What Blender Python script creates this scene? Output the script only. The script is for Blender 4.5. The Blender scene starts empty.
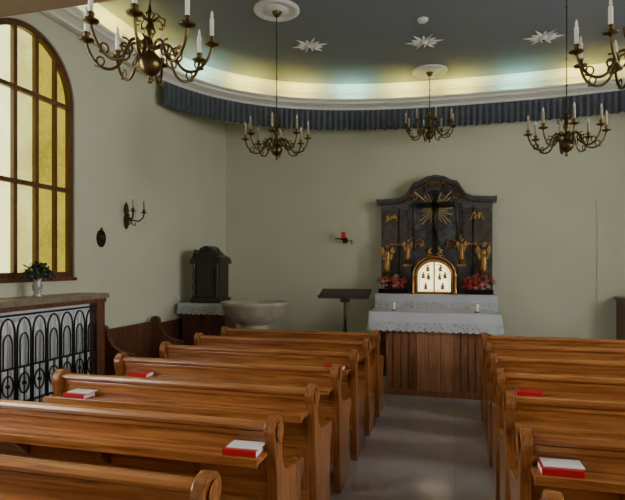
import bpy, math, random
from mathutils import Vector, Matrix
random.seed(7)
D = bpy.data
scene = bpy.context.scene
pi = math.pi

# ------------------------------------------------------------------ materials
def newmat(name):
    m = D.materials.new(name); m.use_nodes = True
    nt = m.node_tree
    b = nt.nodes["Principled BSDF"]
    return m, nt, b

def plain(name, col, rough=0.5, metal=0.0, var=0.0, vscale=6.0, bump=0.0, bscale=40.0, emit=None, estr=0.0, spec=None, coat=0.0):
    m, nt, b = newmat(name)
    b.inputs["Base Color"].default_value = (*col, 1)
    b.inputs["Roughness"].default_value = rough
    b.inputs["Metallic"].default_value = metal
    if spec is not None: b.inputs["Specular IOR Level"].default_value = spec
    if coat: b.inputs["Coat Weight"].default_value = coat
    tc = nt.nodes.new("ShaderNodeTexCoord")
    if var > 0:
        n = nt.nodes.new("ShaderNodeTexNoise"); n.inputs["Scale"].default_value = vscale; n.inputs["Detail"].default_value = 4
        nt.links.new(tc.outputs["Object"], n.inputs["Vector"])
        r = nt.nodes.new("ShaderNodeValToRGB")
        r.color_ramp.elements[0].position = 0.3; r.color_ramp.elements[1].position = 0.7
        r.color_ramp.elements[0].color = (*[c*(1-var) for c in col], 1)
        r.color_ramp.elements[1].color = (*[min(1, c*(1+var)) for c in col], 1)
        nt.links.new(n.outputs["Fac"], r.inputs["Fac"]); nt.links.new(r.outputs["Color"], b.inputs["Base Color"])
    if bump > 0:
        n2 = nt.nodes.new("ShaderNodeTexNoise"); n2.inputs["Scale"].default_value = bscale; n2.inputs["Detail"].default_value = 3
        nt.links.new(tc.outputs["Object"], n2.inputs["Vector"])
        bp = nt.nodes.new("ShaderNodeBump"); bp.inputs["Strength"].default_value = bump; bp.inputs["Distance"].default_value = 0.01
        nt.links.new(n2.outputs["Fac"], bp.inputs["Height"]); nt.links.new(bp.outputs["Normal"], b.inputs["Normal"])
    if emit:
        b.inputs["Emission Color"].default_value = (*emit, 1); b.inputs["Emission Strength"].default_value = estr
    return m

def wood(name, c1, c2, rough=0.3, stretch=(1, 14, 14), scale=1.6, coat=0.2):
    m, nt, b = newmat(name)
    tc = nt.nodes.new("ShaderNodeTexCoord")
    mp = nt.nodes.new("ShaderNodeMapping"); mp.inputs["Scale"].default_value = stretch
    n = nt.nodes.new("ShaderNodeTexNoise"); n.inputs["Scale"].default_value = scale
    n.inputs["Detail"].default_value = 6; n.inputs["Distortion"].default_value = 1.2
    r = nt.nodes.new("ShaderNodeValToRGB")
    r.color_ramp.elements[0].position = 0.32; r.color_ramp.elements[1].position = 0.68
    r.color_ramp.elements[0].color = (*c1, 1); r.color_ramp.elements[1].color = (*c2, 1)
    oi = nt.nodes.new("ShaderNodeObjectInfo")
    add = nt.nodes.new("ShaderNodeVectorMath"); add.operation = 'ADD'
    nt.links.new(tc.outputs["Object"], add.inputs[0]); nt.links.new(oi.outputs["Location"], add.inputs[1])
    nt.links.new(add.outputs[0], mp.inputs["Vector"])
    nt.links.new(mp.outputs["Vector"], n.inputs["Vector"])
    nt.links.new(n.outputs["Fac"], r.inputs["Fac"]); nt.links.new(r.outputs["Color"], b.inputs["Base Color"])
    bp = nt.nodes.new("ShaderNodeBump"); bp.inputs["Strength"].default_value = 0.12; bp.inputs["Distance"].default_value = 0.004
    nt.links.new(n.outputs["Fac"], bp.inputs["Height"]); nt.links.new(bp.outputs["Normal"], b.inputs["Normal"])
    b.inputs["Roughness"].default_value = rough
    b.inputs["Coat Weight"].default_value = coat; b.inputs["Coat Roughness"].default_value = 0.2
    return m

M = {}
M['wall'] = plain('wall_plaster', (0.60, 0.605, 0.46), 0.75, var=0.04, vscale=1.2, bump=0.05, bscale=60)
M['ceil'] = plain('ceiling_paint', (0.185, 0.20, 0.235), 0.75, var=0.03, vscale=1)
M['cornice'] = plain('cornice_plaster', (0.80, 0.79, 0.72), 0.6)
M['white'] = plain('white_plaster', (0.75, 0.75, 0.74), 0.6)
M['soffit'] = plain('gallery_paint', (0.20, 0.13, 0.08), 0.7)
M['valance'] = plain('valance_fabric', (0.10, 0.112, 0.138), 0.9, var=0.15, vscale=12)
M['pewh'] = wood('pew_wood_horizontal', (0.22, 0.066, 0.015), (0.46, 0.185, 0.048), 0.27, (1, 16, 16), 1.5, 0.35)
M['pewv'] = wood('pew_wood_vertical', (0.18, 0.055, 0.014), (0.38, 0.145, 0.040), 0.27, (14, 14, 1.2), 1.5, 0.35)
M['dkwood'] = wood('dark_carved_wood', (0.012, 0.007, 0.006), (0.035, 0.018, 0.013), 0.4, (8, 8, 1), 2)
M['brwood'] = wood('brown_wood', (0.07, 0.025, 0.012), (0.17, 0.065, 0.03), 0.4, (10, 10, 1), 2)
M['altarw'] = wood('altar_wood', (0.17, 0.062, 0.028), (0.33, 0.135, 0.062), 0.4, (14, 14, 1), 2)
M['altarw2'] = wood('altar_wood_light', (0.28, 0.12, 0.055), (0.43, 0.20, 0.10), 0.4, (14, 14, 1), 2)
M['winwood'] = wood('window_wood', (0.07, 0.024, 0.010), (0.15, 0.055, 0.022), 0.4, (10, 10, 1), 2)
M['brass'] = plain('aged_brass', (0.13, 0.09, 0.038), 0.32, 1.0, var=0.25, vscale=20)
M['bronze'] = plain('dark_bronze', (0.035, 0.025, 0.018), 0.4, 0.8)
M['gold'] = plain('gilding', (0.62, 0.38, 0.11), 0.4, 1.0, var=0.3, vscale=30)
M['oldgold'] = plain('tarnished_gilding', (0.38, 0.22, 0.08), 0.42, 0.9, var=0.5, vscale=22)
M['ray'] = plain('gilded_rays', (0.72, 0.56, 0.30), 0.4, 1.0, var=0.3, vscale=12)
M['candle'] = plain('candle_wax', (0.80, 0.76, 0.66), 0.5)
M['candle_old'] = plain('candle_sleeve', (0.42, 0.36, 0.22), 0.5)
M['iron'] = plain('wrought_iron', (0.012, 0.012, 0.013), 0.5, 0.5)
M['radw'] = plain('radiator_enamel', (0.88, 0.90, 0.94), 0.4)
M['stone'] = plain('limestone', (0.40, 0.35, 0.28), 0.6, var=0.2, vscale=9, bump=0.2, bscale=50)
M['shelf'] = plain('stone_shelf', (0.24, 0.19, 0.14), 0.4, var=0.2, vscale=14)
M['cloth'] = plain('altar_linen', (0.52, 0.54, 0.61), 0.85, bump=0.1, bscale=200)
M['retable'] = plain('retable_marbled', (0.078, 0.078, 0.090), 0.35, var=0.6, vscale=14)
M['retable2'] = plain('retable_frame', (0.072, 0.055, 0.050), 0.35, var=0.4, vscale=10)
M['red'] = plain('red_cover', (0.50, 0.012, 0.02), 0.4)
M['paper'] = plain('paper', (0.80, 0.80, 0.80), 0.7)
M['redf'] = plain('red_petals', (0.50, 0.015, 0.02), 0.6)
M['leaf'] = plain('leaves', (0.025, 0.075, 0.025), 0.6, var=0.4, vscale=30)
M['pinkf'] = plain('pale_petals', (0.55, 0.42, 0.45), 0.6)
M['bluef'] = plain('blue_petals', (0.06, 0.08, 0.22), 0.6)
M['vase'] = plain('vase_ceramic', (0.35, 0.38, 0.36), 0.2, var=0.4, vscale=40)
M['tabred'] = plain('tabernacle_lacquer', (0.16, 0.02, 0.015), 0.35)
M['tabglow'] = plain('tabernacle_door_glow', (0.85, 0.8, 0.5), 0.4, emit=(1.0, 0.90, 0.55), estr=2.2)  # bright glare on the door put in as emission
M['redglass'] = plain('red_lamp_glass', (0.4, 0.01, 0.01), 0.2, emit=(1, 0.02, 0.01), estr=0.15)
M['tubeY'] = plain('cove_tube_warm', (1, 1, 1), 0.5, emit=(1.0, 0.84, 0.14), estr=95)
M['tubeW'] = plain('cove_tube_cool', (1, 1, 1), 0.5, emit=(0.36, 0.92, 0.85), estr=70)
M['skin'] = plain('painted_flesh', (0.30, 0.18, 0.12), 0.5)

def glass(name, c1, c2, s, sc=28):
    m, nt, b = newmat(name)
    tc = nt.nodes.new("ShaderNodeTexCoord")
    v = nt.nodes.new("ShaderNodeTexNoise"); v.inputs["Scale"].default_value = 2.2; v.inputs["Detail"].default_value = 3
    w = nt.nodes.new("ShaderNodeTexVoronoi"); w.inputs["Scale"].default_value = sc
    nt.links.new(tc.outputs["Object"], v.inputs["Vector"]); nt.links.new(tc.outputs["Object"], w.inputs["Vector"])
    mx = nt.nodes.new("ShaderNodeMath"); mx.operation = 'MULTIPLY_ADD'; mx.inputs[1].default_value = 0.35
    nt.links.new(w.outputs["Distance"], mx.inputs[0]); nt.links.new(v.outputs["Fac"], mx.inputs[2])
    r = nt.nodes.new("ShaderNodeValToRGB")
    r.color_ramp.elements[0].position = 0.4; r.color_ramp.elements[1].position = 0.8
    r.color_ramp.elements[0].color = (*c1, 1); r.color_ramp.elements[1].color = (*c2, 1)
    nt.links.new(mx.outputs[0], r.inputs["Fac"])
    nt.links.new(r.outputs["Color"], b.inputs["Emission Color"])
    b.inputs["Base Color"].default_value = (*[c*0.2 for c in c2], 1)
    b.inputs["Emission Strength"].default_value = s; b.inputs["Roughness"].default_value = 0.35
    return m
M['gl1'] = glass('frosted_glass_clear', (0.80, 0.76, 0.26), (1.0, 1.0, 0.46), 2.3)
M['gl2'] = glass('frosted_glass_pale', (0.55, 0.52, 0.12), (0.90, 0.86, 0.26), 1.35)
M['gl3'] = glass('frosted_glass_amber', (0.36, 0.28, 0.02), (0.68, 0.54, 0.05), 0.95)
M['gl4'] = glass('frosted_glass_fill', (0.93, 0.93, 0.90), (0.98, 0.98, 0.95), 24)  # fill light: glow of the out-of-view windows, set strong to brighten the room

def floor_mat():
    m, nt, b = newmat('floor_linoleum')
    tc = nt.nodes.new("ShaderNodeTexCoord")
    n = nt.nodes.new("ShaderNodeTexNoise"); n.inputs["Scale"].default_value = 3; n.inputs["Detail"].default_value = 6
    nt.links.new(tc.outputs["Object"], n.inputs["Vector"])
    r = nt.nodes.new("ShaderNodeValToRGB")
    r.color_ramp.elements[0].position = 0.3; r.color_ramp.elements[1].position = 0.7
    r.color_ramp.elements[0].color = (0.44, 0.43, 0.44, 1); r.color_ramp.elements[1].color = (0.50, 0.49, 0.50, 1)
    nt.links.new(n.outputs["Fac"], r.inputs["Fac"])
    br = nt.nodes.new("ShaderNodeTexBrick"); br.offset = 0; br.inputs["Scale"].default_value = 1
    br.inputs["Brick Width"].default_value = 0.5; br.inputs["Row Height"].default_value = 0.5; br.inputs["Mortar Size"].default_value = 0.002
    br.inputs["Mortar"].default_value = (0.38, 0.37, 0.37, 1)
    nt.links.new(tc.outputs["Object"], br.inputs["Vector"])
    nt.links.new(r.outputs["Color"], br.inputs["Color1"]); nt.links.new(r.outputs["Color"], br.inputs["Color2"])
    nt.links.new(br.outputs["Color"], b.inputs["Base Color"])
    b.inputs["Roughness"].default_value = 0.14
    return m
M['floor'] = floor_mat()

def lace_mat():
    m, nt, b = newmat('lace')
    tc = nt.nodes.new("ShaderNodeTexCoord")
    v = nt.nodes.new("ShaderNodeTexVoronoi"); v.inputs["Scale"].default_value = 38
    nt.links.new(tc.outputs["Object"], v.inputs["Vector"])
    r = nt.nodes.new("ShaderNodeValToRGB"); r.color_ramp.elements[0].position = 0.22; r.color_ramp.elements[1].position = 0.30
    r.color_ramp.elements[0].color = (0.35, 0.35, 0.35, 1); r.color_ramp.elements[1].color = (1, 1, 1, 1)
    nt.links.new(v.outputs["Distance"], r.inputs["Fac"]); nt.links.new(r.outputs["Color"], b.inputs["Alpha"])
    b.inputs["Base Color"].default_value = (0.48, 0.49, 0.53, 1); b.inputs["Roughness"].default_value = 0.9
    return m
M['lace'] = lace_mat()

# ------------------------------------------------------------------ builder
class B:
    def __init__(s): s.v = []; s.f = []; s.m = []; s.sm = []; s.mats = []; s.T = Matrix.Identity(4)
    def mi(s, k):
        if k not in s.mats: s.mats.append(k)
        return s.mats.index(k)
    def add(s, vs, fs, k, smooth=False):
        o = len(s.v); i = s.mi(k)
        for p in vs: s.v.append(tuple(s.T @ Vector(p)))
        for f in fs: s.f.append(tuple(o+a for a in f)); s.m.append(i); s.sm.append(smooth)
    def box(s, x0, x1, y0, y1, z0, z1, k):
        vs = [(x0,y0,z0),(x1,y0,z0),(x1,y1,z0),(x0,y1,z0),(x0,y0,z1),(x1,y0,z1),(x1,y1,z1),(x0,y1,z1)]
        s.add(vs, [(3,2,1,0),(4,5,6,7),(0,1,5,4),(1,2,6,5),(2,3,7,6),(3,0,4,7)], k)
    def lathe(s, prof, k, loc=(0,0,0), seg=20, rot=None, sx=1, sy=1):
        vs = []; fs = []; n = len(prof)
        for (r, z) in prof:
            for j in range(seg):
                a = 2*pi*j/seg; p = Vector((r*math.cos(a)*sx, r*math.sin(a)*sy, z))
                if rot: p = rot @ p
                vs.append(tuple(p+Vector(loc)))
        for i in range(n-1):
            for j in range(seg):
                j2 = (j+1) % seg
                fs.append((i*seg+j, i*seg+j2, (i+1)*seg+j2, (i+1)*seg+j))
        fs.append(tuple(range(seg))[::-1]); fs.append(tuple((n-1)*seg+j for j in range(seg)))
        s.add(vs, fs, k, True)
    def sph(s, c, r, k, seg=14, rings=8, sx=1, sy=1, sz=1):
        s.lathe([(max(1e-4, r*math.sin(pi*i/rings)), -r*math.cos(pi*i/rings)*sz) for i in range(rings+1)], k, c, seg, None, sx, sy)
    def tube(s, pts, r, k, seg=8, closed=False):
        pts = [Vector(p) for p in pts]; n = len(pts)
        rs = r if isinstance(r, (list, tuple)) else [r]*n
        vs = []; fs = []; up = None
        for i, p in enumerate(pts):
            if closed: t = pts[(i+1) % n]-pts[i-1]
            else: t = pts[min(i+1, n-1)]-pts[max(i-1, 0)]
            t.normalize()
            if up is None:
                up = Vector((0,0,1)) if abs(t.z) < 0.9 else Vector((1,0,0))
            a = t.cross(up)
            if a.length < 1e-4: a = t.cross(Vector((0,1,0)))
            a.normalize(); up = a.cross(t); up.normalize()
            for j in range(seg):
                an = 2*pi*j/seg
                vs.append(tuple(p + a*math.cos(an)*rs[i] + up*math.sin(an)*rs[i]))
        m = n if closed else n-1
        for i in range(m):
            i2 = (i+1) % n
            for j in range(seg):
                j2 = (j+1) % seg
                fs.append((i*seg+j, i*seg+j2, i2*seg+j2, i2*seg+j))
        if not closed:
            fs.append(tuple(range(seg))[::-1]); fs.append(tuple((n-1)*seg+j for j in range(seg)))
        s.add(vs, fs, k, True)
    def prism(s, out, a0, a1, k, axis='x'):
        def P(p, a):
            if axis == 'x': return (a, p[0], p[1])
            if axis == 'y': return (p[0], a, p[1])
            return (p[0], p[1], a)
        n = len(out)
        vs = [P(p, a0) for p in out]+[P(p, a1) for p in out]
        fs = [tuple(range(n))[::-1], tuple(range(n, 2*n))]
        for i in range(n):
            j = (i+1) % n; fs.append((i, j, n+j, n+i))
        s.add(vs, fs, k)
    def obj(s, name, loc=(0,0,0), bevel=0, parent=None):
        me = D.meshes.new(name); me.from_pydata(s.v, [], s.f)
        for k in s.mats: me.materials.append(M[k])
        me.polygons.foreach_set('material_index', s.m); me.polygons.foreach_set('use_smooth', s.sm)
        import bmesh
        bm = bmesh.new(); bm.from_mesh(me); bmesh.ops.recalc_face_normals(bm, faces=bm.faces); bm.to_mesh(me); bm.free()
        o = D.objects.new(name, me); o.location = loc; scene.collection.objects.link(o)
        if bevel:
            md = o.modifiers.new('bevel', 'BEVEL'); md.width = bevel; md.segments = 2; md.limit_method = 'ANGLE'; md.angle_limit = 0.9
        if parent: o.parent = parent
        return o

def arc(cx, cy, r, a0, a1, n, ry=None):
    ry = ry or r
    return [(cx+r*math.cos(math.radians(a0+(a1-a0)*i/n)), cy+ry*math.sin(math.radians(a0+(a1-a0)*i/n))) for i in range(n+1)]

# ------------------------------------------------------------------ room
XL, XR, YB, YF, H = -3.85, 4.65, 8.5, -1.6, 4.45
WT = 0.22
b = B(); b.box(XL-WT, XR+WT, YF-WT, YB+WT, -0.1, 0, 'floor'); b.obj('floor')
b = B(); b.box(XL-WT, XR+WT, YF-WT, YB+WT, H, H+0.1, 'ceil'); b.obj('ceiling')
b = B(); b.box(XL-WT, XR+WT, YB, YB+WT, 0, H, 'wall'); b.obj('wall_back')
b = B(); b.box(XL-WT, XR+WT, YF-WT, YF, 0, H, 'wall'); b.obj('wall_front')

WR, WHS, WSILL = 0.61, 3.30, 1.52
def side_wall(name, x0, x1, centers):
    b = B()
    ys = YF
    for yc in centers:
        b.box(x0, x1, ys, yc-WR, 0, H, 'wall')
        b.box(x0, x1, yc-WR, yc+WR, 0, WSILL, 'wall')
        pts = arc(yc, WHS, WR, 180, 0, 24)
        for i in range(24):
            (ya, za), (yb, zb) = pts[i], pts[i+1]
            b.prism([(ya, za), (yb, zb), (yb, H), (ya, H)], x0, x1, 'wall', 'x')
        ys = yc+WR
    b.box(x0, x1, ys, YB, 0, H, 'wall')
    return b.obj(name)
side_wall('wall_left', XL-WT, XL, [1.3, 4.10])
side_wall('wall_right', XR, XR+WT, [1.3, 4.10])

def window(name, x, yc, sgn, mt):
    b = B()
    xf0, xf1 = x-0.02*sgn, x-0.09*sgn
    xa, xb = min(xf0, xf1), max(xf0, xf1)
    def frame(r_out, r_in, zb_out, zb_in, xa, xb):
        o = [(yc-r_out, zb_out)]+arc(yc, WHS, r_out, 180, 0, 28)+[(yc+r_out, zb_out)]
        i_ = [(yc-r_in, zb_in)]+arc(yc, WHS, r_in, 180, 0, 28)+[(yc+r_in, zb_in)]
        for j in range(len(o)-1):
            b.prism([o[j], o[j+1], i_[j+1], i_[j]], xa, xb, 'winwood', 'x')
        b.prism([o[-1], o[0], i_[0], i_[-1]], xa, xb, 'winwood', 'x')
    frame(WR, WR-0.055, WSILL, WSILL+0.06, xa, xb)
    bars = [-0.38, -0.13, 0.13, 0.38]
    for i, d in enumerate(bars):
        w = 0.016 if i in (0, 3) else 0.022
        h = WHS+math.sqrt(max(0, (WR-0.04)**2-d*d))
        b.box(xa+0.012, xb-0.012, yc+d-w, yc+d+w, WSILL+0.05, h, 'winwood')
    for z in (WHS-0.02, 2.42):
        b.box(xa+0.01, xb-0.01, yc-WR+0.04, yc+WR-0.04, z-0.022, z+0.022, 'winwood')
    xg = x-0.075*sgn
    ed = [-(WR-0.03)]+bars+[WR-0.03]
    for i in range(5):
        n = 8
        for j in range(n):
            ya = ed[i]+(ed[i+1]-ed[i])*j/n; yb = ed[i]+(ed[i+1]-ed[i])*(j+1)/n
            R = WR-0.01
            za = WHS+math.sqrt(max(0, R*R-ya*ya)); zb = WHS+math.sqrt(max(0, R*R-yb*yb))
            b.prism([(yc+ya, WSILL+0.03), (yc+yb, WSILL+0.03), (yc+yb, zb), (yc+ya, za)], xg-0.003, xg+0.003, mt[i], 'x')
    b.obj(name)
    s = B(); s.box(min(x+0.03*sgn, x-0.2*sgn), max(x+0.03*sgn, x-0.2*sgn), yc-WR-0.02*0, yc+WR, WSILL-0.03, WSILL+0.002, 'winwood')
    s.obj('trim_sill_'+name)
window('window_1', XL, 4.10, 1, ['gl1', 'gl1', 'gl2', 'gl3', 'gl3'])
window('window_2', XL, 1.3, 1, ['gl4']*5)
window('fill_window_3', XR, 4.10, -1, ['gl4']*5)  # unseen window, added as fill light from the right
window('fill_window_4', XR, 1.3, -1, ['gl4']*5)  # also out of view, added to light the pews

# gallery over the entrance end
b = B(); b.box(XL, XR, YF, 3.2, 3.49, 3.62, 'soffit'); b.box(XL, XR, 3.12, 3.2, 3.62, H, 'soffit'); b.obj('gallery')

# cove: path
CX, CA, CY, CB, CN = 0.40, 4.19, 5.2, 3.15, 2.6
def cove_path():
    pts = [Vector((CX-CA, 3.21+ (CY-3.21)*i/10)) for i in range(10)]
    N = 160
    for i in range(N+1):
        t = pi-pi*i/N
        c, s_ = math.cos(t), math.sin(t)
        pts.append(Vector((CX+CA*math.copysign(abs(c)**(2/CN), c), CY+CB*abs(s_)**(2/CN))))
    pts += [Vector((CX+CA, CY-(CY-3.21)*i/10)) for i in range(1, 11)]
    L = [0]
    for i in range(1, len(pts)): L.append(L[-1]+(pts[i]-pts[i-1]).length)
    out = []; M_ = 900; j = 0
    for i in range(M_+1):
        d = L[-1]*i/M_
        while j < len(L)-2 and L[j+1] < d: j += 1
        t = (d-L[j])/max(1e-9, L[j+1]-L[j]); out.append(pts[j].lerp(pts[j+1], t))
    return out, L[-1]
path, plen = cove_path()
def normal_in(i, w=6):
    a = path[max(0, i-w)]; c = path[min(len(path)-1, i+w)]
    t = (c-a).normalized(); return Vector((t.y, -t.x))
def sweep(name, prof, k, step=4, i0=0, i1=None, closed_prof=False):
    i1 = i1 or len(path)-1
    b = B(); idx = list(range(i0, i1+1, step)); vs = []; fs = []
    n = len(prof)
    for i in idx:
        nn = normal_in(i)
        for (o, z) in prof:
            p = path[i]+nn*o
            vs.append((p.x, p.y, z))
    for a in range(len(idx)-1):
        for j in range(n-1):
            fs.append((a*n+j, a*n+j+1, (a+1)*n+j+1, (a+1)*n+j))
    b.add(vs, fs, k, False); return b.obj(name)
sweep('cornice_moulding', [(-0.04, 4.07), (0.03, 4.07), (0.035, 4.10), (0.08, 4.12), (0.11, 4.15), (0.15, 4.17), (0.17, 4.175), (0.17, 4.20), (0.14, 4.20), (0.13, 4.13), (-0.04, 4.12), (-0.05, 4.36), (-0.02, 4.41), (0.03, 4.435), (0.10, H)], 'cornice')
# soffit ring
b = B(); vs = []; fs = []; idx = list(range(0, len(path), 10))
for i in idx:
    nn = normal_in(i); p = path[i]; q = p-nn*3
    q = Vector((max(XL, min(XR, q.x)), min(YB, q.y)))
    vs += [(p.x, p.y, 4.08), (q.x, q.y, 4.08)]
for a in range(len(idx)-1): fs.append((2*a, 2*a+1, 2*a+3, 2*a+2))
b.add(vs, fs, 'wall'); b.obj('trim_soffit')
# cove lighting tubes
b = B(); i = 6; c = 0
while i < len(path)-30:
    seg = 22
    pts = []
    for j in range(i, i+seg+1, 2):
        nn = normal_in(j); p = path[j]+nn*0.015; pts.append((p.x, p.y, 4.15))
    b.tube(pts, 0.009, 'tubeY' if c % 3 != 1 else 'tubeW', 6)
    i += seg+24; c += 1
b.obj('cove_light_tubes')
# valance with pleats
b = B(); vs = []; fs = []; st = [i for i in range(len(path)) if path[i].y > 6.2]
rows = [4.07, 4.04, 3.98, 3.85, 3.76]
ds = plen/900
sub = 4; cols = 0
for i in st[:-1]:
    for q in range(sub):
        p = path[i].lerp(path[i+1], q/sub); nn = normal_in(i)
        d = (i+q/sub)*ds
        w = math.sin(2*pi*d/0.085+0.8*math.sin(d*5))
        for r, z in enumerate(rows):
            amp = [0.004, 0.010, 0.018, 0.022, 0.024][r]
            zz = z+(0.008*math.sin(2*pi*d/0.17) if r == 4 else 0)
            pp = p+nn*(0.01+amp*w); vs.append((pp.x, pp.y, zz))
        cols += 1
n = len(rows)
for a in range(cols-1):
    for j in range(n-1): fs.append((a*n+j, a*n+j+1, (a+1)*n+j+1, (a+1)*n+j))
b.add(vs, fs, 'valance', True); b.obj('pleated_valance')

# pilaster strips on the back wall, right
b = B(); b.box(1.98, 2.32, 8.485, 8.5, 0, 2.55, 'wall'); b.box(1.96, 2.34, 8.48, 8.5, 2.55, 2.58, 'wall'); b.obj('wall_pilaster')

# ------------------------------------------------------------------ pews
ROWS = [1.66, 2.36, 3.05, 3.72, 4.39, 5.05, 5.71]
prof = [(0.02, 0), (0.0, 0.10), (-0.01, 0.40), (-0.03, 0.70), (-0.055, 0.80)]
prof += arc(0.0, 0.87, 0.072, 205, -35, 14)
prof += [(0.045, 0.79), (0.055, 0.73), (0.09, 0.67), (0.16, 0.635), (0.28, 0.62), (0.36, 0.61)]
prof += arc(0.39, 0.565, 0.045, 95, -70, 8)
prof += [(0.38, 0.49), (0.36, 0.42), (0.355, 0.22), (0.38, 0.10), (0.42, 0.06), (0.42, 0)]
def pew(x0, x1, y):
    L = x1-x0; cx = (x0+x1)/2; h = L/2; b = B()
    for sx in (-1, 1):
        a0, a1 = sorted((sx*h, sx*(h-0.05)))
        b.prism(prof, a0, a1, 'pewv', 'x')
        R = Matrix.Rotation(pi/2, 3, 'Y')
        b.lathe([(0.05, -0.031), (0.045, -0.036), (0.02, -0.031), (0.018, 0.031), (0.045, 0.036), (0.05, 0.031)], 'pewv', (sx*(h-0.025), 0, 0.87), 20, R)
    e = h-0.04
    b.box(-e, e, -0.012, 0.014, 0.60, 0.885, 'pewh')
    b.prism([(-0.03, 0.875), (0.032, 0.875), (0.036, 0.893), (0.026, 0.908), (0.0, 0.914), (-0.026, 0.908), (-0.036, 0.893)], -e, e, 'pewh', 'x')
    b.box(-e, e, -0.022, -0.012, 0.845, 0.87, 'pewh')
    b.box(-e, e, -0.17, -0.012, 0.765, 0.785, 'pewh')
    b.box(-e, e, -0.18, -0.165, 0.755, 0.797, 'pewh')
    for t in (-0.55, 0, 0.55):
        b.prism([(-0.012, 0.765), (-0.15, 0.765), (-0.12, 0.73), (-0.012, 0.63)], t*h-0.012, t*h+0.012, 'pewv', 'x')
    b.box(-e, e, -0.018, 0.018, 0.56, 0.63, 'pewh')
    b.box(-e, e, -0.018, 0.018, 0.24, 0.31, 'pewh')
    b.box(-e, e, -0.004, 0.006, 0.28, 0.60, 'pewh')
    for t in (-1, -0.5, 0, 0.5, 1):
        c = t*(e-0.03); b.box(c-0.03, c+0.03, -0.0175, 0.0175, 0.30, 0.57, 'pewv')
    b.box(-e, e, 0.01, 0.40, 0.415, 0.445, 'pewh')
    b.box(-e, e, 0.33, 0.35, 0.34, 0.415, 'pewh')
    b.prism([(-0.30, 0.17), (-0.13, 0.20), (-0.13, 0.225), (-0.30, 0.195)], -e, e, 'pewh', 'x')
    for sx in (-1, 0, 1):
        c = sx*(e-0.05); b.prism([(0.0, 0.0), (0.0, 0.14), (-0.14, 0.205), (-0.30, 0.175), (-0.27, 0.14), (-0.16, 0.12), (-0.10, 0)], c-0.015, c+0.015, 'pewv', 'x')
    return b.obj('church_pew', (cx, y, 0), bevel=0.005)
for y in ROWS: pew(-2.62, -0.80, y)
for y in ROWS: pew(0.27, 2.07, y+0.13)

def hymnal(x, y, z, rot, open_=True):
    b = B()
    b.box(-0.08, 0.08, -0.055, 0.055, 0, 0.004, 'red'); b.box(-0.08, 0.08, -0.059, -0.053, 0, 0.032, 'red')
    b.box(-0.078, 0.078, -0.053, 0.05, 0.004, 0.028, 'paper')
    if open_:
        b.box(-0.08, 0.08, -0.055, 0.055, 0.028, 0.032, 'red'); b.box(-0.07, 0.088, -0.035, 0.062, 0.0325, 0.036, 'paper')
    else: b.box(-0.08, 0.08, -0.055, 0.055, 0.028, 0.032, 'red')
    o = b.obj('hymn_book', (x, y, z)); o.rotation_euler = (0, 0, rot)
hz = 0.786
hymnal(-0.94, 2.36-0.092, hz, 0.03); hymnal(-2.38, 3.05-0.092, hz, -0.05)
hymnal(-2.36, 3.72-0.092, hz, 0.04, False); hymnal(-0.97, 4.39-0.092, hz, 0, False)
hymnal(0.42, 2.49-0.092, hz, 0.03); hymnal(0.47, 3.85-0.092, hz, -0.04, False)

# ------------------------------------------------------------------ altar
AX = -0.27
def scallop_cloth(b, x0, x1, y0, y1, ztop, drop, k_top='cloth', k_lace='lace', solid=0.55, sides=True, back=False):
    b.box(x0, x1, y0, y1, ztop, ztop+0.008, k_top)
    seg = []
    if sides: seg.append(((x0, y1), (x0, y0)))
    seg.append(((x0, y0), (x1, y0)))
    if sides: seg.append(((x1, y0), (x1, y1)))
    P = []; d = 0
    for (a, c) in seg:
        a = Vector(a); c = Vector(c); L = (c-a).length; m = max(2, int(L/0.015))
        for i in range(m): P.append((a.lerp(c, i/m), (c-a).normalized())); 
    P.append((Vector(seg[-1][1]), (Vector(seg[-1][1])-Vector(seg[-1][0])).normalized()))
    vs = []; d = 0; prev = None
    rows = [0, solid*0.5, solid, (1+solid)/2, 1.0]
    for p, t in P:
        if prev is not None: d += (p-prev).length
        prev = p; nn = Vector((t.y, -t.x))
        for r, fr in enumerate(rows):
            off = 0.006+0.025*fr+0.012*fr*math.sin(d*16)
            z = ztop+0.008-drop*fr
            if r == 4: z -= 0.02*abs(math.sin(d*2*pi/0.16))
            q = p+nn*off; vs.append((q.x, q.y, z))
    n = 5; fa = []; fb = []
    for i in range(len(P)-1):
        for r in range(4):
            (fa if r < 2 else fb).append((i*n+r, i*n+r+1, (i+1)*n+r+1, (i+1)*n+r))
    b.add(vs, fa, k_top, True); b.add(vs, fb, k_lace, True)
b = B()
hw = 0.585; y0, y1 = 6.80, 7.38
b.box(AX-hw, AX+hw, y0, y1, 0.0, 0.985, 'altarw')
b.box(AX-hw-0.02, AX+hw+0.02, y0-0.02, y1+0.02, 0.0, 0.07, 'altarw')
b.box(AX-0.2, AX+0.24, y0-0.012, y0, 0.07, 0.985, 'altarw2')
for x in (-0.5, -0.4, -0.3, 0.33, 0.42, 0.51): b.box(AX+x-0.003, AX+x+0.003, y0-0.006, y0, 0.08, 0.98, 'dkwood')
for x in (-0.06, 0.09): b.box(AX+x-0.0025, AX+x+0.0025, y0-0.014, y0-0.012, 0.08, 0.98, 'brwood')
b.box(AX-0.79, AX+0.79, 6.74, 7.44, 0.985, 1.045, 'altarw')
scallop_cloth(b, AX-0.80, AX+0.80, 6.73, 7.45, 1.046, 0.22)
b.obj('altar')
def candle(x, y, z, r, h):
    b = B(); b.lathe([(0.035, 0), (0.037, 0.008), (0.02, 0.012)], 'bronze', seg=16)
    b.lathe([(r, 0.01), (r, h), (r*0.8, h+0.003)], 'candle', seg=14); b.lathe([(0.002, h), (0.002, h+0.015)], 'iron', seg=6)
    b.obj('altar_candle', (x, y, z))
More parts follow.
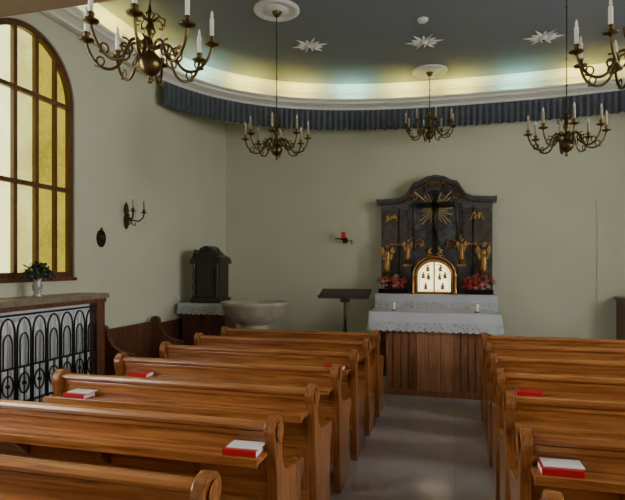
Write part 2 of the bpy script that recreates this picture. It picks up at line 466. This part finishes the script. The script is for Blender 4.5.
candle(-0.78, 7.0, 1.055, 0.022, 0.10); candle(0.26, 6.95, 1.055, 0.022, 0.10)

b = B()
RX = -0.30
b.box(RX-0.80, RX+0.80, 7.90, 8.49, 0, 1.17, 'brwood'); b.box(RX-0.85, RX+0.85, 7.86, 8.49, 1.17, 1.215, 'brwood')
b.box(RX-0.82, RX+0.82, 7.89, 8.49, 0, 0.1, 'brwood')
scallop_cloth(b, RX-0.86, RX+0.86, 7.85, 8.49, 1.216, 0.24, solid=0.45)
b.obj('high_altar_table')

# retable
sx_, sz_ = 0.0149, 0.01527
def U(u): return (u-435)*sx_
def V(v): return 1.65-(v-265)*sz_
b = B()
top = [(379, 200), (398, 199), (405, 196), (409, 190), (413, 184), (420, 182), (426, 178.5), (435, 177), (444, 178.5), (450, 182), (457, 184), (461, 190), (465, 196), (472, 199), (491, 200)]
out = [(U(379), 1.226)]+[(U(u), V(v)) for u, v in top]+[(U(491), 1.226)]
b.prism(out, 8.38, 8.49, 'retable', 'y')
def ribbon(pts, dz0, dz1, ya, yb, k):
    for i in range(len(pts)-1):
        (a, c), (e, f) = pts[i], pts[i+1]
        b.prism([(a, c+dz0), (e, f+dz0), (e, f+dz1), (a, c+dz1)], ya, yb, k, 'y')
tp = [(U(375), V(199.5))]+[(U(u), V(v)) for u, v in top]+[(U(495), V(199.5))]
ribbon(tp, -0.045, 0.02, 8.29, 8.49, 'retable2'); ribbon(tp, -0.0, 0.03, 8.27, 8.49, 'retable'); ribbon(tp, -0.075, -0.065, 8.35, 8.40, 'oldgold')
for u0, u1 in ((382, 397), (399, 407), (463, 471), (473, 488)):
    b.box(U(u0), U(u1), 8.31, 8.39, 1.226, V(206), 'retable2')
    b.box(U(u0)-0.02, U(u1)+0.02, 8.29, 8.39, V(209), V(204), 'retable')
    b.box(U(u0)-0.02, U(u1)+0.02, 8.29, 8.39, 1.226, 1.32, 'retable')
    b.box(U(u0)-0.01, U(u1)+0.01, 8.30, 8.39, V(245), V(243), 'oldgold')
for k in (-1, 1):
    for (u, v, s, mk) in ((12, 190, 0.09, 'retable2'), (21, 197, 0.06, 'oldgold'), (5, 184, 0.06, 'oldgold'), (26, 226, 0.08, 'retable2'), (27, 238, 0.06, 'oldgold'), (15, 243, 0.07, 'oldgold')):
        c0, c1 = U(435+k*u), V(v)
        b.tube([(c0+k*s*(1-t)*math.cos(t*8), 8.335, c1+s*(1-t)*math.sin(t*8)) for t in [q/18 for q in range(17)]], 0.012, mk, 6)
na = [(U(413), V(250))]+[(U(435)+0.32*math.cos(math.radians(a)), V(212)+0.32*math.sin(math.radians(a))) for a in range(180, -1, -12)]+[(U(457), V(250))]
b.tube([(p[0], 8.37, p[1]) for p in na], 0.018, 'retable2', 8)
def ornament(cx, cz, s, k='gold'):
    for i in range(10):
        a = random.uniform(0, 2*pi); r = random.uniform(0.2, 1)*s
        b.sph((cx+r*math.cos(a), 8.30, cz+r*0.6*math.sin(a)), s*0.16, k, 8, 5, sy=0.6)
    for kk in (-1, 1):
        b.tube([(cx+kk*s*(0.1+0.9*t), 8.30, cz+0.5*s*math.sin(t*5)) for t in [j/8 for j in range(9)]], s*0.07, k, 6)
ornament(U(391), V(217), 0.11); ornament(U(476), V(217), 0.11); ornament(U(435), V(183), 0.06, 'oldgold')
ornament(U(435), V(252), 0.13, 'gold'); ornament(U(419), V(246), 0.09, 'oldgold'); ornament(U(451), V(246), 0.09, 'oldgold')
cx, cz = U(435), V(209)
for i in range(32):
    a = 2*pi*i/32+0.06; r = random.choice([0.22, 0.27, 0.33]) if i % 2 == 0 else 0.19
    if i % 8 in (3, 4): r += 0.09
    da = 0.032
    p0 = (cx+0.06*math.cos(a-da*2), cz+0.06*math.sin(a-da*2)); p1 = (cx+0.06*math.cos(a+da*2), cz+0.06*math.sin(a+da*2))
    p2 = (cx+r*math.cos(a+da*0.7), cz+r*math.sin(a+da*0.7)); p3 = (cx+r*math.cos(a-da*0.7), cz+r*math.sin(a-da*0.7))
    b.prism([p0, p1, p2, p3], 8.345, 8.36, 'ray', 'y')
b.box(cx-0.04, cx+0.04, 8.29, 8.33, V(258), V(190), 'iron'); b.box(cx-0.29, cx+0.29, 8.29, 8.33, V(207.5), V(202), 'iron')
b.tube([(cx, 8.27, V(206)), (cx+0.005, 8.26, V(214)), (cx-0.01, 8.26, V(221)), (cx+0.01, 8.25, V(230)), (cx, 8.27, V(238))], [0.03, 0.045, 0.032, 0.03, 0.014], 'bronze', 8)
b.sph((cx+0.01, 8.25, V(203)), 0.032, 'bronze', 10, 6)
for k in (-1, 1): b.tube([(cx+k*0.02, 8.265, V(208)), (cx+k*0.12, 8.265, V(206)), (cx+k*0.23, 8.275, V(204.5))], [0.016, 0.013, 0.009], 'bronze', 6)
b.obj('altar_retable', (RX, 0, 0))

def angel(x, y, z, s, flip, k='oldgold'):
    b = B(); f = flip
    b.lathe([(0.06, 0), (0.065, 0.03), (0.055, 0.05), (0.05, 0.07)], 'retable2', seg=12)
    b.lathe([(0.060, 0.07), (0.068, 0.12), (0.055, 0.25), (0.042, 0.34), (0.052, 0.42), (0.045, 0.46), (0.02, 0.48), (0.018, 0.50)], k, seg=14, sy=0.8)
    for i in range(6):
        a = i*pi/3; b.tube([(0.062*math.cos(a), 0.05*math.sin(a), 0.08), (0.05*math.cos(a+.2), 0.045*math.sin(a+.2), 0.22), (0.035*math.cos(a+.3), 0.03*math.sin(a+.3), 0.33)], [0.014, 0.010, 0.006], 'gold' if i % 2 == 0 else k, 6)
    b.sph((0, -0.005, 0.545), 0.042, 'skin', 12, 8, sz=1.15); b.sph((0, 0.008, 0.56), 0.045, k, 12, 8)
    b.tube([(f*0.045, 0, 0.44), (f*0.11, -0.02, 0.40), (f*0.15, -0.04, 0.50)], [0.02, 0.016, 0.010], 'skin', 8)
    b.tube([(-f*0.045, 0, 0.44), (-f*0.08, -0.03, 0.35), (-f*0.01, -0.06, 0.38)], [0.02, 0.016, 0.010], 'skin', 8)
    for kx in (-1, 1):
        b.prism([(kx*0.02, 0.36), (kx*0.05, 0.47), (kx*0.085, 0.53), (kx*0.11, 0.52), (kx*0.11, 0.44), (kx*0.09, 0.36), (kx*0.07, 0.30), (kx*0.05, 0.30)], 0.03, 0.045, 'gold', 'y')
    o = b.obj('gilded_angel_statue', (x, y, z)); o.scale = (s, s, s); return o
for (u, zb, s, f) in ((387, 1.46, 0.88, 1), (408, 1.66, 0.66, -1), (461, 1.66, 0.66, 1), (482, 1.46, 0.90, -1)):
    p = B(); x = RX+U(u)
    h = zb-1.226
    p.box(-0.065, 0.065, -0.055, 0.055, 0, 0.05, 'retable2'); p.box(-0.05, 0.05, -0.045, 0.045, 0.05, h-0.03, 'retable2'); p.box(-0.068, 0.068, -0.058, 0.058, h-0.03, h, 'oldgold')
    p.obj('statue_plinth', (x, 8.185, 1.226)); angel(x, 8.185, zb+0.001, s, f)

# tabernacle
b = B()
def archpts(hw, zb, zs, r, n=16): return [(-hw, zb)]+[(r*math.cos(pi-pi*i/n)*hw/r, zs+r*math.sin(pi*i/n)) for i in range(n+1)]+[(hw, zb)]
b.prism(archpts(0.32, 0, 0.27, 0.29), 0.02, 0.17, 'tabred', 'y')
b.prism(archpts(0.27, 0.02, 0.27, 0.235), -0.005, 0.02, 'gold', 'y')
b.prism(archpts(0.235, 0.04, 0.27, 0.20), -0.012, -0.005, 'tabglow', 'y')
for hw_, zs, r in ((0.24, 0.27, 0.205), (0.30, 0.27, 0.275)):
    ap = archpts(hw_, 0.02, zs, r)
    b.tube([(p[0], -0.012, p[1]) for p in ap], 0.011, 'gold', 6)
b.box(-0.011, 0.011, -0.03, -0.01, 0.04, 0.47, 'gold')
for sx in (-1, 1):
    b.tube([(sx*0.03, -0.02, 0.06), (sx*0.21, -0.02, 0.06), (sx*0.21, -0.02, 0.28), (sx*0.18, -0.02, 0.37), (sx*0.11, -0.02, 0.42), (sx*0.03, -0.02, 0.44)], 0.006, 'gold', 6)
    for (zc, xx) in ((0.11, 0.12), (0.25, 0.08), (0.27, 0.155), (0.37, 0.09)):
        x = sx*xx
        b.sph((x, -0.02, zc+0.045), 0.015, 'gold', 8, 6); b.lathe([(0.03, -0.04), (0.022, 0.0), (0.018, 0.03)], 'gold', (x, -0.018, zc), 10, sy=0.4)
        b.tube([(x-0.035, -0.02, zc), (x, -0.025, zc+0.02), (x+0.035, -0.02, zc+0.012)], 0.006, 'gold', 5)
    b.box(sx*0.29-0.03, sx*0.29+0.03, -0.02, 0.02, 0, 0.30, 'tabred')
    b.lathe([(0.02, 0.0), (0.025, 0.03), (0.016, 0.05), (0.016, 0.26), (0.03, 0.29)], 'gold', (sx*0.30, -0.03, 0), 10)
b.obj('tabernacle', (RX, 7.93, 1.226))

def flowers(name, x, y, z, w, h, d, kinds, n, leafn, size=0.035, pot=None):
    b = B()
    if pot: pot(b)
    for i in range(leafn+n):
        a = random.uniform(0, 2*pi); rr = math.sqrt(random.random()); ph = random.random()
        px = rr*math.cos(a)*w; py = rr*math.sin(a)*d; pz = 0.05+h*(0.15+0.85*ph*math.sqrt(max(0, 1-rr*rr*0.6)))
        k = 'leaf' if i < leafn else random.choice(kinds)
        if i < leafn:
            b.T = Matrix.Translation((px, py, pz)) @ Matrix.Rotation(random.uniform(0, 6.28), 4, 'Z') @ Matrix.Rotation(random.uniform(-0.6, 1), 4, 'X')
            s = size*1.2
            b.add([(0, 0, 0), (s*0.35, s*0.5, 0.15*s), (0, s*1.2, 0), (-s*0.35, s*0.5, 0.15*s)], [(0, 1, 2, 3)], k)
        else:
            b.T = Matrix.Translation((px, py-0.01, pz)) @ Matrix.Rotation(random.uniform(0.5, 1.6), 4, 'X') @ Matrix.Rotation(random.uniform(0, 6), 4, 'Z')
            for q in range(6):
                t = q*pi/3; c_, s_ = math.cos(t), math.sin(t); c2, s2 = math.cos(t+0.35), math.sin(t+0.35); c3, s3 = math.cos(t-0.35), math.sin(t-0.35)
                b.add([(0, 0, 0), (c3*size*.6, s3*size*.6, 0.012), (c_*size, s_*size, 0.004), (c2*size*.6, s2*size*.6, 0.012)], [(0, 1, 2, 3)], k)
            b.sph((0, 0, 0.006), size*0.22, 'gold' if k != 'bluef' else 'bluef', 6, 4)
    b.T = Matrix.Identity(4)
    return b.obj(name, (x, y, z))
def trough(b): b.prism([(-0.04, 0), (0.04, 0), (0.055, 0.07), (-0.055, 0.07)], -0.2, 0.2, 'bronze', 'x')
flowers('red_flower_arrangement', RX-0.62, 7.985, 1.226, 0.22, 0.24, 0.055, ['redf']*5+['pinkf'], 70, 240, 0.034, trough)
flowers('red_flower_arrangement', RX+0.62, 7.985, 1.226, 0.22, 0.24, 0.055, ['redf']*5+['pinkf'], 70, 240, 0.034, trough)

# ------------------------------------------------------------------ chandeliers
def chandelier(x, y, z, ztop, R=0.345, narm=8, ck='candle', phase=0.2, rosette=True):
    b = B()
    body = [(0.002, -0.19), (0.012, -0.185), (0.016, -0.17), (0.008, -0.155), (0.02, -0.145), (0.045, -0.13), (0.062, -0.10), (0.066, -0.075), (0.058, -0.045), (0.035, -0.02), (0.018, -0.01), (0.022, 0.0),
            (0.04, 0.01), (0.04, 0.025), (0.02, 0.035), (0.014, 0.06), (0.024, 0.085), (0.034, 0.10), (0.026, 0.125), (0.012, 0.15), (0.012, 0.18), (0.024, 0.195), (0.024, 0.205), (0.010, 0.22), (0.006, 0.25)]
    b.lathe(body, 'brass', seg=20)
    b.tube([(0, 0, 0.24), (0, 0, ztop-z-0.03)], 0.006, 'brass', 8)
    for t in range(1, 5):
        zz = 0.24+(ztop-z-0.3)*t/5; b.sph((0, 0, zz), 0.012, 'brass', 10, 6)
    b.lathe([(0.01, -0.09), (0.03, -0.075), (0.055, -0.03), (0.06, -0.002)], 'brass', (0, 0, ztop-z), 18)
    for i in range(narm):
        a = 2*pi*i/narm+phase; c, s = math.cos(a), math.sin(a)
        def P(r, zz): return (c*r, s*r, zz)
        ks = [(0.035, 0.015), (0.075, 0.035), (0.115, 0.02), (0.14, -0.03), (0.165, -0.085), (0.21, -0.115), (0.265, -0.105), (0.31, -0.06), (0.335, -0.01), (R, 0.03)]
        pts = []
        for j in range(len(ks)-1):
            p0 = ks[max(0, j-1)]; p1 = ks[j]; p2 = ks[j+1]; p3 = ks[min(len(ks)-1, j+2)]
            for t in (0, .33, .66):
                f = lambda q: 0.5*((2*p1[q])+(-p0[q]+p2[q])*t+(2*p0[q]-5*p1[q]+4*p2[q]-p3[q])*t*t+(-p0[q]+3*p1[q]-3*p2[q]+p3[q])*t**3)
                pts.append(P(f(0), f(1)))
        pts.append(P(*ks[-1]))
        b.tube(pts, 0.0085, 'brass', 7)
        sp = [P(0.15+(0.05-0.035*t)*math.cos(1.2+t*7.5)*1.0, -0.03+(0.05-0.035*t)*math.sin(1.2+t*7.5)) for t in [q/16 for q in range(17)]]
        b.tube(sp, 0.006, 'brass', 5)
        sp = [P(0.275+(0.035-0.022*t)*math.cos(-0.8-t*6), -0.07+(0.035-0.022*t)*math.sin(-0.8-t*6)) for t in [q/14 for q in range(15)]]
        b.tube(sp, 0.0055, 'brass', 5)
        b.tube([P(0.012, 0.16), P(0.05, 0.19), P(0.085, 0.17), P(0.08, 0.135), P(0.06, 0.14)], 0.005, 'brass', 5)
        cup = [(0.006, 0.02), (0.012, 0.03), (0.040, 0.038), (0.044, 0.046), (0.016, 0.046), (0.013, 0.055), (0.019, 0.075), (0.019, 0.085), (0.012, 0.086)]
        b.lathe(cup, 'brass', P(R, 0), 12)
        b.lathe([(0.0125, 0.08), (0.0125, 0.185), (0.010, 0.19)], ck, P(R, 0), 10)
        b.lathe([(0.006, 0.19), (0.009, 0.205), (0.006, 0.222), (0.001, 0.235)], 'white', P(R, 0), 8)
    if rosette:
        rz = ztop-z
        b.lathe([(0.25, -0.001), (0.25, -0.02), (0.235, -0.03), (0.20, -0.03), (0.19, -0.015), (0.13, -0.012), (0.12, -0.03), (0.09, -0.035), (0.03, -0.03)], 'white', (0, 0, rz), 32)
    o = b.obj('brass_chandelier', (x, y, z)); return o
chandelier(-1.66, 2.64, 2.86, 3.489, ck='candle', phase=0.35, rosette=False)
chandelier(1.04, 3.50, 2.88, 4.449, ck='candle', phase=0.1)
chandelier(-1.89, 5.50, 2.99, 4.449, ck='candle_old', phase=0.2)
chandelier(1.03, 5.55, 2.88, 4.449, ck='candle_old', phase=0.0)
chandelier(-0.36, 7.80, 3.60, 4.449, ck='candle_old', phase=0.3)

def star(x, y):
    b = B()
    for i in range(12):
        a = 2*pi*i/12; r = 0.25 if i % 2 == 0 else 0.18
        c, s = math.cos(a), math.sin(a); w = 0.17
        b.add([(0.04*math.cos(a-0.3), 0.04*math.sin(a-0.3), 0), (0.12*math.cos(a-w), 0.12*math.sin(a-w), -0.005), (r*c, r*s, -0.008), (0.12*math.cos(a+w), 0.12*math.sin(a+w), -0.005), (0.04*math.cos(a+0.3), 0.04*math.sin(a+0.3), 0), (0.10*c, 0.10*s, -0.035)],
              [(0, 1, 5), (1, 2, 5), (2, 3, 5), (3, 4, 5), (4, 0, 5)], 'white')
    b.lathe([(0.001, -0.05), (0.03, -0.045), (0.05, -0.02), (0.055, 0)], 'white', seg=16)
    b.lathe([(0.001, -0.056), (0.018, -0.05)], 'bronze', seg=12)
    b.obj('ceiling_star_light', (x, y, H-0.001))
star(-1.79, 6.5); star(-0.38, 6.76); star(1.04, 7.0)
b = B(); b.lathe([(0.06, -0.001), (0.06, -0.02), (0.045, -0.035), (0.02, -0.04)], 'white', seg=20); b.obj('smoke_detector', (-0.36, 6.15, H))

# ------------------------------------------------------------------ left side furnishings
b = B()
ya, yb_ = 2.3, 4.73
b.box(-3.849, -3.46, ya, yb_+0.02, 1.31, 1.36, 'shelf')
b.box(-3.849, -3.48, ya, yb_, 1.27, 1.31, 'brwood')
b.box(-3.849, -3.50, yb_-0.12, yb_, 0, 1.27, 'brwood')
b.box(-3.849, -3.50, ya, ya+0.1, 0, 1.27, 'brwood')
b.box(-3.55, -3.50, ya, yb_, 0.0, 0.14, 'brwood')
b.box(-3.60, -3.59, ya+0.1, yb_-0.12, 0.1, 1.27, 'radw')
y = ya+0.14
while y < yb_-0.16:
    b.box(-3.59, -3.575, y, y+0.04, 0.2, 1.2, 'radw'); y += 0.06
xg = -3.505; P_ = 0.17
y = ya+0.10
while y+P_ <= yb_-0.10:
    c = y+P_/2
    b.tube([(xg, y+0.012, 0.16), (xg, y+0.012, 1.08)]+[(xg, q[0], q[1]) for q in arc(c, 1.08, P_/2-0.012, 180, 0, 10, 0.13)]+[(xg, y+P_-0.012, 0.16)], 0.0085, 'iron', 6)
    b.tube([(xg, q[0], q[1]) for q in [(c-0.045, 0.80), (c-0.045, 1.0)]+arc(c, 1.0, 0.045, 180, 0, 8, 0.08)+[(c+0.045, 1.0), (c+0.045, 0.80)]], 0.007, 'iron', 6)
    b.tube([(xg, c, 0.16), (xg, c, 0.80)], 0.006, 'iron', 6)
    for zc in (0.66, 0.34):
        b.tube([(xg, q[0], q[1]) for q in arc(c, zc, 0.055, 0, 345, 14, 0.085)], 0.0075, 'iron', 6, closed=True)
        b.sph((xg, c, zc), 0.018, 'iron', 8, 6)
    b.sph((xg, y, 0.50), 0.022, 'iron', 8, 6); b.sph((xg, y, 0.80), 0.020, 'iron', 8, 6)
    y += P_
for z in (0.165, 0.50, 0.80, 1.235): b.box(xg-0.008, xg+0.008, ya+0.1, yb_-0.12, z-0.008, z+0.008, 'iron')
b.obj('radiator_cover_with_grille')

b2 = B()
b2.lathe([(0.035, 0), (0.04, 0.01), (0.028, 0.03), (0.04, 0.07), (0.045, 0.10), (0.03, 0.14), (0.038, 0.165)], 'vase', seg=16)
for i in range(260):
    a = random.uniform(0, 2*pi); ph = random.uniform(0, pi*0.62); R_ = random.uniform(0.5, 1)
    p = Vector((math.cos(a)*math.sin(ph)*0.13*R_, math.sin(a)*math.sin(ph)*0.13*R_, 0.20+math.cos(ph)*0.10*R_))
    b2.T = Matrix.Translation(p) @ Matrix.Rotation(random.uniform(0, 6), 4, 'Z') @ Matrix.Rotation(random.uniform(-1, 1), 4, 'X')
    k = random.choice(['leaf', 'bluef', 'bluef', 'pinkf'] if i % 2 else ['leaf'])
    s = 0.045 if k == 'leaf' else 0.036
    b2.add([(0, 0, 0), (s*0.4, s*0.5, 0.1*s), (0, s*1.2, 0), (-s*0.4, s*0.5, 0.1*s)], [(0, 1, 2, 3)], k)
b2.T = Matrix.Identity(4)
for i in range(14):
    a = i*0.9; b2.tube([(0, 0, 0.12), (math.cos(a)*0.06, math.sin(a)*0.06, 0.24)], 0.002, 'leaf', 4)
b2.obj('flower_vase', (-3.66, 3.99, 1.361))

b = B(); b.box(-3.849, -3.81, 4.76, 8.49, 0, 0.84, 'brwood'); b.box(-3.849, -3.79, 4.76, 8.49, 0.84, 0.88, 'brwood')
y = 4.85
while y < 8.3: b.box(-3.81, -3.797, y, y+0.06, 0.08, 0.84, 'brwood'); y += 0.42
b.obj('trim_wainscot')

b = B()
sp = [(0.0, 0), (0.0, 0.92)]+arc(0.07, 0.93, 0.07, 180, 0, 10)+[(0.15, 0.86), (0.20, 0.78), (0.30, 0.72), (0.40, 0.70)]+arc(0.42, 0.65, 0.05, 90, -60, 6)+[(0.42, 0.50), (0.42, 0.06), (0.46, 0)]
for yy in (0, 1.05): b.prism(sp, yy, yy+0.05, 'brwood', 'y')
b.box(0.0, 0.42, 0.05, 1.05, 0.42, 0.45, 'brwood'); b.box(0.0, 0.03, 0.05, 1.05, 0.1, 0.93, 'brwood'); b.box(0.36, 0.38, 0.05, 1.05, 0.1, 0.42, 'brwood')
b.obj('wooden_wall_bench', (-3.775, 4.95, 0), bevel=0.004)

b = B()
b.box(-0.30, 0.30, -0.26, 0.26, 0, 1.06, 'brwood'); b.box(-0.33, 0.33, -0.29, 0.29, 1.06, 1.10, 'brwood'); b.box(-0.32, 0.32, -0.28, 0.28, 0, 0.09, 'brwood')
for x in (-0.15, 0.15): b.box(x-0.11, x+0.11, -0.275, -0.26, 0.18, 0.98, 'brwood')
b.box(0.30, 0.312, -0.2, 0.2, 0.18, 0.98, 'brwood')
ob = b.obj('wooden_cupboard', (-3.42, 7.0, 0), bevel=0.004)
b = B()
scallop_cloth(b, -0.345, 0.335, -0.30, 0.28, 1.102, 0.13, solid=0.3)
b.obj('lace_runner', (-3.42, 7.0, 0))
b = B()
Z = 1.111
b.T = Matrix.Translation((0, 0, Z)) @ Matrix.Diagonal((0.86, 0.9, 1.03, 1)) @ Matrix.Translation((0, 0, -Z))
b.box(-0.28, 0.26, -0.20, 0.20, Z, Z+0.07, 'dkwood'); b.box(-0.25, 0.23, -0.17, 0.18, Z+0.07, Z+0.54, 'dkwood')
b.box(-0.29, 0.27, -0.21, 0.21, Z+0.54, Z+0.60, 'dkwood'); b.box(-0.27, 0.25, -0.19, 0.20, Z+0.60, Z+0.63, 'dkwood')
b.prism([(-0.27, Z+0.63), (-0.20, Z+0.66), (-0.13, Z+0.71), (-0.07, Z+0.77), (-0.01, Z+0.79), (0.05, Z+0.77), (0.11, Z+0.71), (0.18, Z+0.66), (0.25, Z+0.63)], -0.18, 0.16, 'dkwood', 'y')
for x in (-0.22, 0.20):
    b.lathe([(0.028, Z+0.07), (0.03, Z+0.10), (0.018, Z+0.14), (0.026, Z+0.2), (0.016, Z+0.28), (0.026, Z+0.36), (0.018, Z+0.46), (0.03, Z+0.54)], 'dkwood', (x, -0.19, 0), 12)
    b.lathe([(0.02, Z+0.63), (0.03, Z+0.65), (0.03, Z+0.68), (0.012, Z+0.70), (0.018, Z+0.72), (0.002, Z+0.75)], 'dkwood', (x, -0.15, 0), 10)
b.box(-0.16, 0.14, -0.185, -0.17, Z+0.12, Z+0.50, 'dkwood'); b.box(-0.11, 0.09, -0.195, -0.185, Z+0.17, Z+0.45, 'dkwood')
for i in range(12):
    b.sph((-0.01+0.22*math.cos(pi*i/11), -0.19, Z+0.64+0.10*math.sin(pi*i/11)), 0.022, 'dkwood', 8, 5)
for k in (-1, 1):
    b.tube([(-0.01+k*0.06*(1-t)*math.cos(t*8)+k*0.05, -0.19, Z+0.72+0.05*(1-t)*math.sin(t*8)) for t in [q/14 for q in range(14)]], 0.009, 'dkwood', 6)
b.obj('carved_wooden_shrine', (-3.40, 7.0, 0), bevel=0.003)

b = B()
b.lathe([(0.26, 0), (0.26, 0.06), (0.20, 0.09), (0.14, 0.14), (0.125, 0.3), (0.13, 0.74), (0.17, 0.80), (0.20, 0.825), (0.17, 0.85), (0.20, 0.875), (0.31, 0.93), (0.395, 1.02), (0.42, 1.11), (0.44, 1.125), (0.445, 1.16), (0.43, 1.17), (0.40, 1.165), (0.38, 1.10), (0.2, 0.98), (0.001, 0.95)], 'stone', seg=40)
b.obj('baptismal_font', (-2.56, 6.56, 0))

b = B()
b.lathe([(0.20, 0), (0.20, 0.03), (0.06, 0.06), (0.03, 0.10), (0.022, 0.12), (0.022, 0.7), (0.035, 0.72), (0.022, 0.75), (0.022, 1.20)], 'dkwood', seg=20)
b.prism([(-0.14, 1.19), (0.14, 1.29), (0.14, 1.31), (-0.14, 1.21)], -0.36, 0.36, 'dkwood', 'x')
b.box(-0.36, 0.36, -0.155, -0.14, 1.185, 1.23, 'dkwood')
b.prism([(-0.05, 1.13), (0.05, 1.13), (0.05, 1.25), (-0.05, 1.21)], -0.06, 0.06, 'dkwood', 'x')
b.obj('lectern', (-1.50, 7.32, 0), bevel=0.003)

b = B()
b.prism([(-0.035, -0.14), (0.0, -0.17), (0.035, -0.14), (0.05, -0.05), (0.03, 0.0), (0.05, 0.05), (0.035, 0.12), (0.0, 0.16), (-0.035, 0.12), (-0.05, 0.05), (-0.03, 0.0), (-0.05, -0.05)], 0, 0.012, 'brass', 'x')
b.sph((0.02, 0, 0), 0.03, 'brass', 12, 8)
for k in (-1, 1):
    b.tube([(0.02, 0, 0), (0.07, k*0.03, -0.06), (0.13, k*0.075, -0.07), (0.17, k*0.11, -0.02), (0.175, k*0.115, 0.03)], 0.010, 'brass', 7)
    b.tube([(0.05, k*0.01, -0.04), (0.06, k*0.05, -0.11), (0.09, k*0.06, -0.12), (0.10, k*0.045, -0.09)], 0.007, 'brass', 6)
    L = (0.175, k*0.115, 0.02)
    b.lathe([(0.005, 0), (0.012, 0.008), (0.038, 0.016), (0.04, 0.022), (0.014, 0.024), (0.018, 0.05), (0.012, 0.055)], 'brass', L, 12)
    b.lathe([(0.0125, 0.05), (0.0125, 0.15), (0.008, 0.155)], 'candle_old', L, 10); b.lathe([(0.006, 0.155), (0.008, 0.17), (0.001, 0.19)], 'white', L, 8)
b.obj('wall_sconce', (XL+0.001, 5.60, 2.25))
b = B()
R = Matrix.Rotation(pi/2, 3, 'Y')
b.lathe([(0.075, 0), (0.078, 0.012), (0.065, 0.022), (0.058, 0.015), (0.001, 0.02)], 'bronze', (0, 0, 0), 24, R, sx=1.3)
b.sph((0.02, 0, 0.01), 0.03, 'brass', 10, 6, sx=0.5); b.tube([(0.01, 0, 0.095), (0.015, 0, 0.12)], 0.01, 'bronze', 6)
b.obj('oval_wall_plaque', (XL+0.001, 5.13, 1.95))
b = B()
b.prism([(-0.03, -0.05), (0.03, -0.05), (0.045, 0.02), (0, 0.07), (-0.045, 0.02)], -0.012, 0, 'bronze', 'y')
b.tube([(0, -0.005, 0.0), (0.0, -0.08, -0.03), (0, -0.15, 0.0)], 0.009, 'bronze', 7)
b.tube([(-0.14, -0.12, 0.03), (-0.06, -0.14, 0.02), (0, -0.15, 0.0), (0.06, -0.14, -0.02), (0.13, -0.10, -0.01), (0.13, -0.10, -0.07)], 0.010, 'bronze', 7)
b.lathe([(0.01, 0), (0.05, 0.015), (0.055, 0.03), (0.03, 0.03)], 'bronze', (0, -0.15, 0), 16)
b.lathe([(0.028, 0.03), (0.034, 0.06), (0.034, 0.125), (0.030, 0.13)], 'redglass', (0, -0.15, 0), 16)
b.obj('sanctuary_lamp', (-1.74, YB-0.006, 2.05))

b = B()
b.box(0, 0.9, 0, 0.45, 0.06, 1.16, 'brwood'); b.box(-0.03, 0.93, -0.03, 0.45, 1.16, 1.20, 'brwood'); b.box(0.02, 0.88, 0.02, 0.45, 0, 0.06, 'dkwood')
for x in (0.06, 0.48): b.box(x, x+0.36, -0.012, 0, 0.14, 1.08, 'brwood')
b.obj('wooden_sideboard', (2.22, 8.0, 0), bevel=0.004)

# ------------------------------------------------------------------ light
w = D.worlds.new('world'); scene.world = w; w.use_nodes = True
w.node_tree.nodes['Background'].inputs[0].default_value = (0.6, 0.7, 0.8, 1); w.node_tree.nodes['Background'].inputs[1].default_value = 0.3

cam = D.cameras.new('camera'); cam.sensor_width = 36; cam.lens = 530/625*36; cam.shift_y = 15/625
co = D.objects.new('camera', cam); co.location = (0, 0, 1.65); co.rotation_euler = (pi/2, 0, math.radians(15.1))
scene.collection.objects.link(co); scene.camera = co
